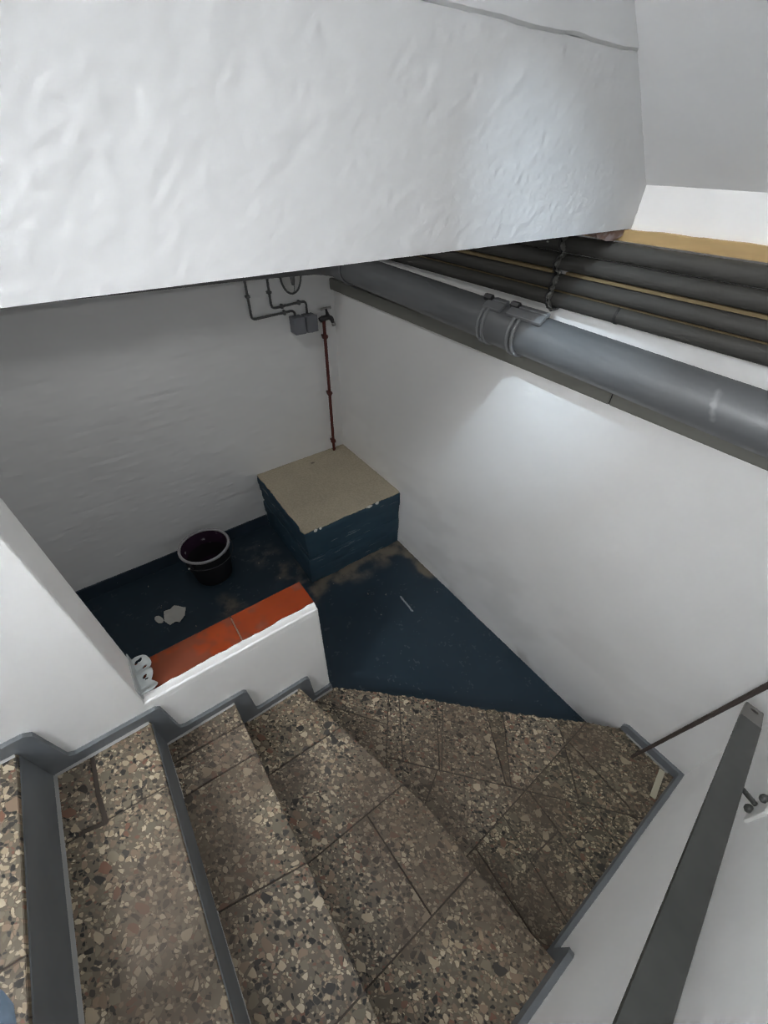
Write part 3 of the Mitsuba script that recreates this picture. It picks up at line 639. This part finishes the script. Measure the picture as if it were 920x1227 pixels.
# oval bulkhead lamp
lp = thing('oval_lamp', 'oval glass bulkhead lamp on the back wall, half hidden by the white overhead wall', 'lamp')
LX, LZ = 0.999, 1.540
def oval(rx, rz, y, w): return tube([(LX + rx * math.cos(a), y, LZ + rz * math.sin(a)) for a in np.linspace(0, 2 * np.pi, 48, endpoint=False)], w, 8, closed=True)
pb = trimesh.creation.cylinder(1, 0.012, sections=48); pb.apply_transform(trimesh.transformations.rotation_matrix(math.pi / 2, [1, 0, 0])); pb.apply_scale([0.060, 1, 0.098]); pb.apply_translation([LX, YB - 0.006, LZ])
obj('back_plate', pb, 'm_opal', lp, 40)
obj('gasket', oval(0.058, 0.096, YB - 0.016, 0.0055), 'm_conduit', lp, True, 'grey oval rim')
dm = trimesh.creation.icosphere(3, 1.0); dm.vertices *= [0.054, 0.036, 0.092]; dm = dm.slice_plane([0, 0, 0], [0, -1, 0]); dm.apply_translation([LX, YB - 0.016, LZ])
obj('glass', dm, 'm_glass', lp, True)
obj('bulb', tube([(LX - .004, YB - .028, LZ + .03), (LX, YB - .028, LZ - 0.0), (LX + .004, YB - .028, LZ - .03), (LX, YB - .028, LZ - .055)], [0.011, 0.010, 0.012, 0.005], 12), 'm_conduit', lp, True)
obj('wire_guard', tube([(LX, YB - .015 - 0.040 * math.cos(a), LZ + 0.095 * math.sin(a)) for a in np.linspace(-1.5, 1.5, 20)], 0.0018, 6), 'm_conduit', lp, True)
# tap on its red pipe
tp = thing('water_tap', 'old brass-grey tap on a thin dark red pipe up the back wall near the corner', 'tap')
ty = YB - 0.038; tx = 1.157
obj('riser_pipe', tube([(tx, ty, 0.436), (tx, ty, 0.8), (tx, ty, 1.295)], 0.0098, 12), 'm_rust', tp, True)
for z in (1.203, 0.857, 0.507):
    obj('collar', put(lathe([(0, -.007), (.017, -.007), (.019, 0), (.017, .007), (0, .007)], 16), tx, ty, z), 'm_rust', tp, 40)
    obj('clip_stem', bx(tx - 0.005, tx + 0.005, ty, YB + 0.003, z - 0.006, z + 0.006), 'm_rust', tp)
obj('elbow', tube([(tx - 0.024, ty, 1.296), (tx - .008, ty, 1.303), (tx + 0.014, ty, 1.303)], 0.015, 12), 'm_darkmetal', tp, True)
obj('valve_body', tube([(tx + 0.010, ty, 1.302), (tx + 0.034, ty, 1.304), (tx + 0.048, ty - .004, 1.296), (tx + 0.056, ty - .006, 1.272)], [0.012, 0.015, 0.013, 0.010], 12), 'm_darkmetal', tp, True)
obj('spout', tube([(tx + 0.056, ty - .006, 1.274), (tx + 0.060, ty - .007, 1.256)], 0.0115, 12), 'm_tapchrome', tp, True, 'pale spout end')
obj('spindle', tube([(tx + 0.028, ty, 1.312), (tx + 0.022, ty, 1.335), (tx + 0.019, ty, 1.352)], [0.011, 0.007, 0.006], 10), 'm_darkmetal', tp, True)
obj('handle', tube([(tx - 0.012, ty, 1.350), (tx + 0.019, ty, 1.354), (tx + 0.050, ty, 1.352)], [0.0075, 0.0055, 0.0075], 10), 'm_tapchrome', tp, True)

# ------------------------------------------------------------------ handrail on the near wall
hr = thing('handrail', 'dark grey flat steel handrail sloping down the near wall, slotted at its end', 'handrail')
RS = -0.41
def rail_z(x): return 1.209 + RS * (x - 0.267)
RY0, RY1 = -0.2465, -0.1985
def slab_along(x0, x1, th, y0=RY0, y1=RY1):
    return hullpts([(x, y, rail_z(x) + dz) for x in (x0, x1) for y in (y0, y1) for dz in (0, -th)])
obj('bar', slab_along(-1.3, 1.060, 0.010), 'm_rail', hr)
tipm = mf(hullpts([(1.056, y, rail_z(1.056) - 0.0006 + dz) for y in (RY0, RY1) for dz in (0.0, -.010)] + [(1.150, y, rail_z(1.150) - 0.004 + dz) for y in (RY0 + .003, RY1 - .003) for dz in (0.0, -.010)]))
tipm = tipm - m3.Manifold.cylinder(0.2, 0.0045, 0.0045, 20).scale([1.9, 2.2, 1]).translate([1.126, -0.2235, rail_z(1.126) - 0.1])
obj('end_tab', tm(tipm), 'm_railtip', hr, False, 'lighter end tab with a slot')
br = obj('bracket', tube([(0.83, -0.228, rail_z(0.83) - 0.010), (0.805, -0.250, 0.965), (0.780, -0.276, 0.985)], 0.0055, 10), 'm_rail', hr, True)
pm = rbx(0.748, 0.800, YF - 0.003, YF + 0.006, 0.955, 1.030, 0.003)
obj('wall_plate', pm, 'm_opal', br)
for x, z in ((0.770, 0.972), (0.782, 1.016)):
    b = trimesh.creation.icosphere(2, 0.0095); b.vertices *= [1, 0.8, 1]; b.apply_translation([x, YF + 0.011, z]); obj('bolt', b, 'm_rail', br, True)

# leaning rod and stick on the lowest tread
k = thing('leaning_rod', 'thin dark brown rod standing on the lowest tread and leaning into the wall corner', 'rod')
a, b = np.array([1.176, -0.135, Z[4] + 0.001]), np.array([1.238, -0.231, 1.02])
obj(k, tube([a + (b - a) * s for s in np.linspace(0, 1, 8)], np.linspace(0.0058, 0.0085, 8), 12), 'm_rod', None, True)
k = thing('wooden_stick', 'short pale yellow flat wooden stick lying near the wall corner on the lowest tread', 'stick')
a, b = np.array([1.226, -0.232]), np.array([1.105, -0.256]); d = (b - a) / np.linalg.norm(b - a); nn = np.array([-d[1], d[0]]) * 0.0095
obj(k, prism(Polygon([a + nn, b + nn, b - nn, a - nn]).buffer(-0.002).buffer(0.002), Z[4], Z[4] + 0.006), 'm_stick')

# ------------------------------------------------------------------ the person who holds the camera: one trouser leg edges into view
pn = thing('person', 'person in light blue denim trousers, one knee edging into the lower left corner', 'person')
def body(joints, bones):
    man = None
    for a_, b_ in bones:
        (p, r), (q, s) = joints[a_], joints[b_]
        h = m3.Manifold.batch_hull([m3.Manifold.sphere(r, 24).translate(list(p)), m3.Manifold.sphere(s, 24).translate(list(q))])
        man = h if man is None else man + h
    man = man.refine_to_length(0.03); m = tm(man); m.merge_vertices(); trimesh.smoothing.filter_taubin(m, iterations=12); return m
J = {'ankle_a': ((-0.615, 0.19, Z[0] + 0.10), 0.055), 'knee_a': ((-0.380, 0.186, Z[0] + 0.475), 0.066), 'hip_a': ((-0.74, 0.13, Z[0] + 0.83), 0.09),
     'ankle_b': ((-0.89, -0.05, Z[0] + 0.275), 0.055), 'knee_b': ((-0.80, -0.04, Z[0] + 0.56), 0.066), 'hip_b': ((-0.77, -0.04, Z[0] + 0.85), 0.09), 'pel': ((-0.78, 0.05, Z[0] + 0.93), 0.11)}
obj('trousers', body(J, [('ankle_a', 'knee_a'), ('knee_a', 'hip_a'), ('ankle_b', 'knee_b'), ('knee_b', 'hip_b'), ('hip_a', 'pel'), ('hip_b', 'pel'), ('hip_a', 'hip_b')]), 'm_denim', pn, True)
for x, y, z in ((-0.615, 0.19, Z[0]), (-0.89, -0.05, Z[0] + 0.174)):
    JS = {'h': ((x - 0.045, y, z + 0.043), 0.040), 'm': ((x + 0.02, y, z + 0.042), 0.040), 't': ((x + 0.070, y, z + 0.034), 0.032), 'a': ((x + 0.005, y, z + 0.09), 0.040)}
    obj('shoe', body(JS, [('h', 'm'), ('m', 't'), ('h', 'a'), ('a', 'm')]), 'm_shoe', pn, True)
# the two lamps out of view: the stairwell's globe and the cellar's added fill disc
gl = thing('globe_lamp', 'white globe lamp under the stairwell ceiling above the camera', 'lamp')
k = obj('globe', put(trimesh.creation.icosphere(3, GLOBE_R), *GLOBE), 'm_opal', gl, True)
scene[k]['emitter'] = {'type': 'area', 'radiance': rgb([GLOBE_L * 0.98, GLOBE_L, GLOBE_L * 1.03])}
obj('stem', bx(GLOBE[0] - .01, GLOBE[0] + .01, GLOBE[1] - .01, GLOBE[1] + .01, GLOBE[2] + GLOBE_R - 0.003, 3.3), 'm_opal', gl)
cl = thing('cellar_fill_lamp', 'added flat round fill lamp on the cellar ceiling behind the overhead wall', 'lamp')
obj('base', put(trimesh.creation.cylinder(0.16, 0.03, sections=40), CELLAR[0], CELLAR[1], 2.385), 'm_opal', cl, 40)
k = obj('diffuser', put(trimesh.creation.cylinder(0.15, 0.02, sections=40), CELLAR[0], CELLAR[1], 2.362), 'm_opal', cl, 40)
scene[k]['emitter'] = {'type': 'area', 'radiance': rgb([CELLAR_L, CELLAR_L, CELLAR_L])}
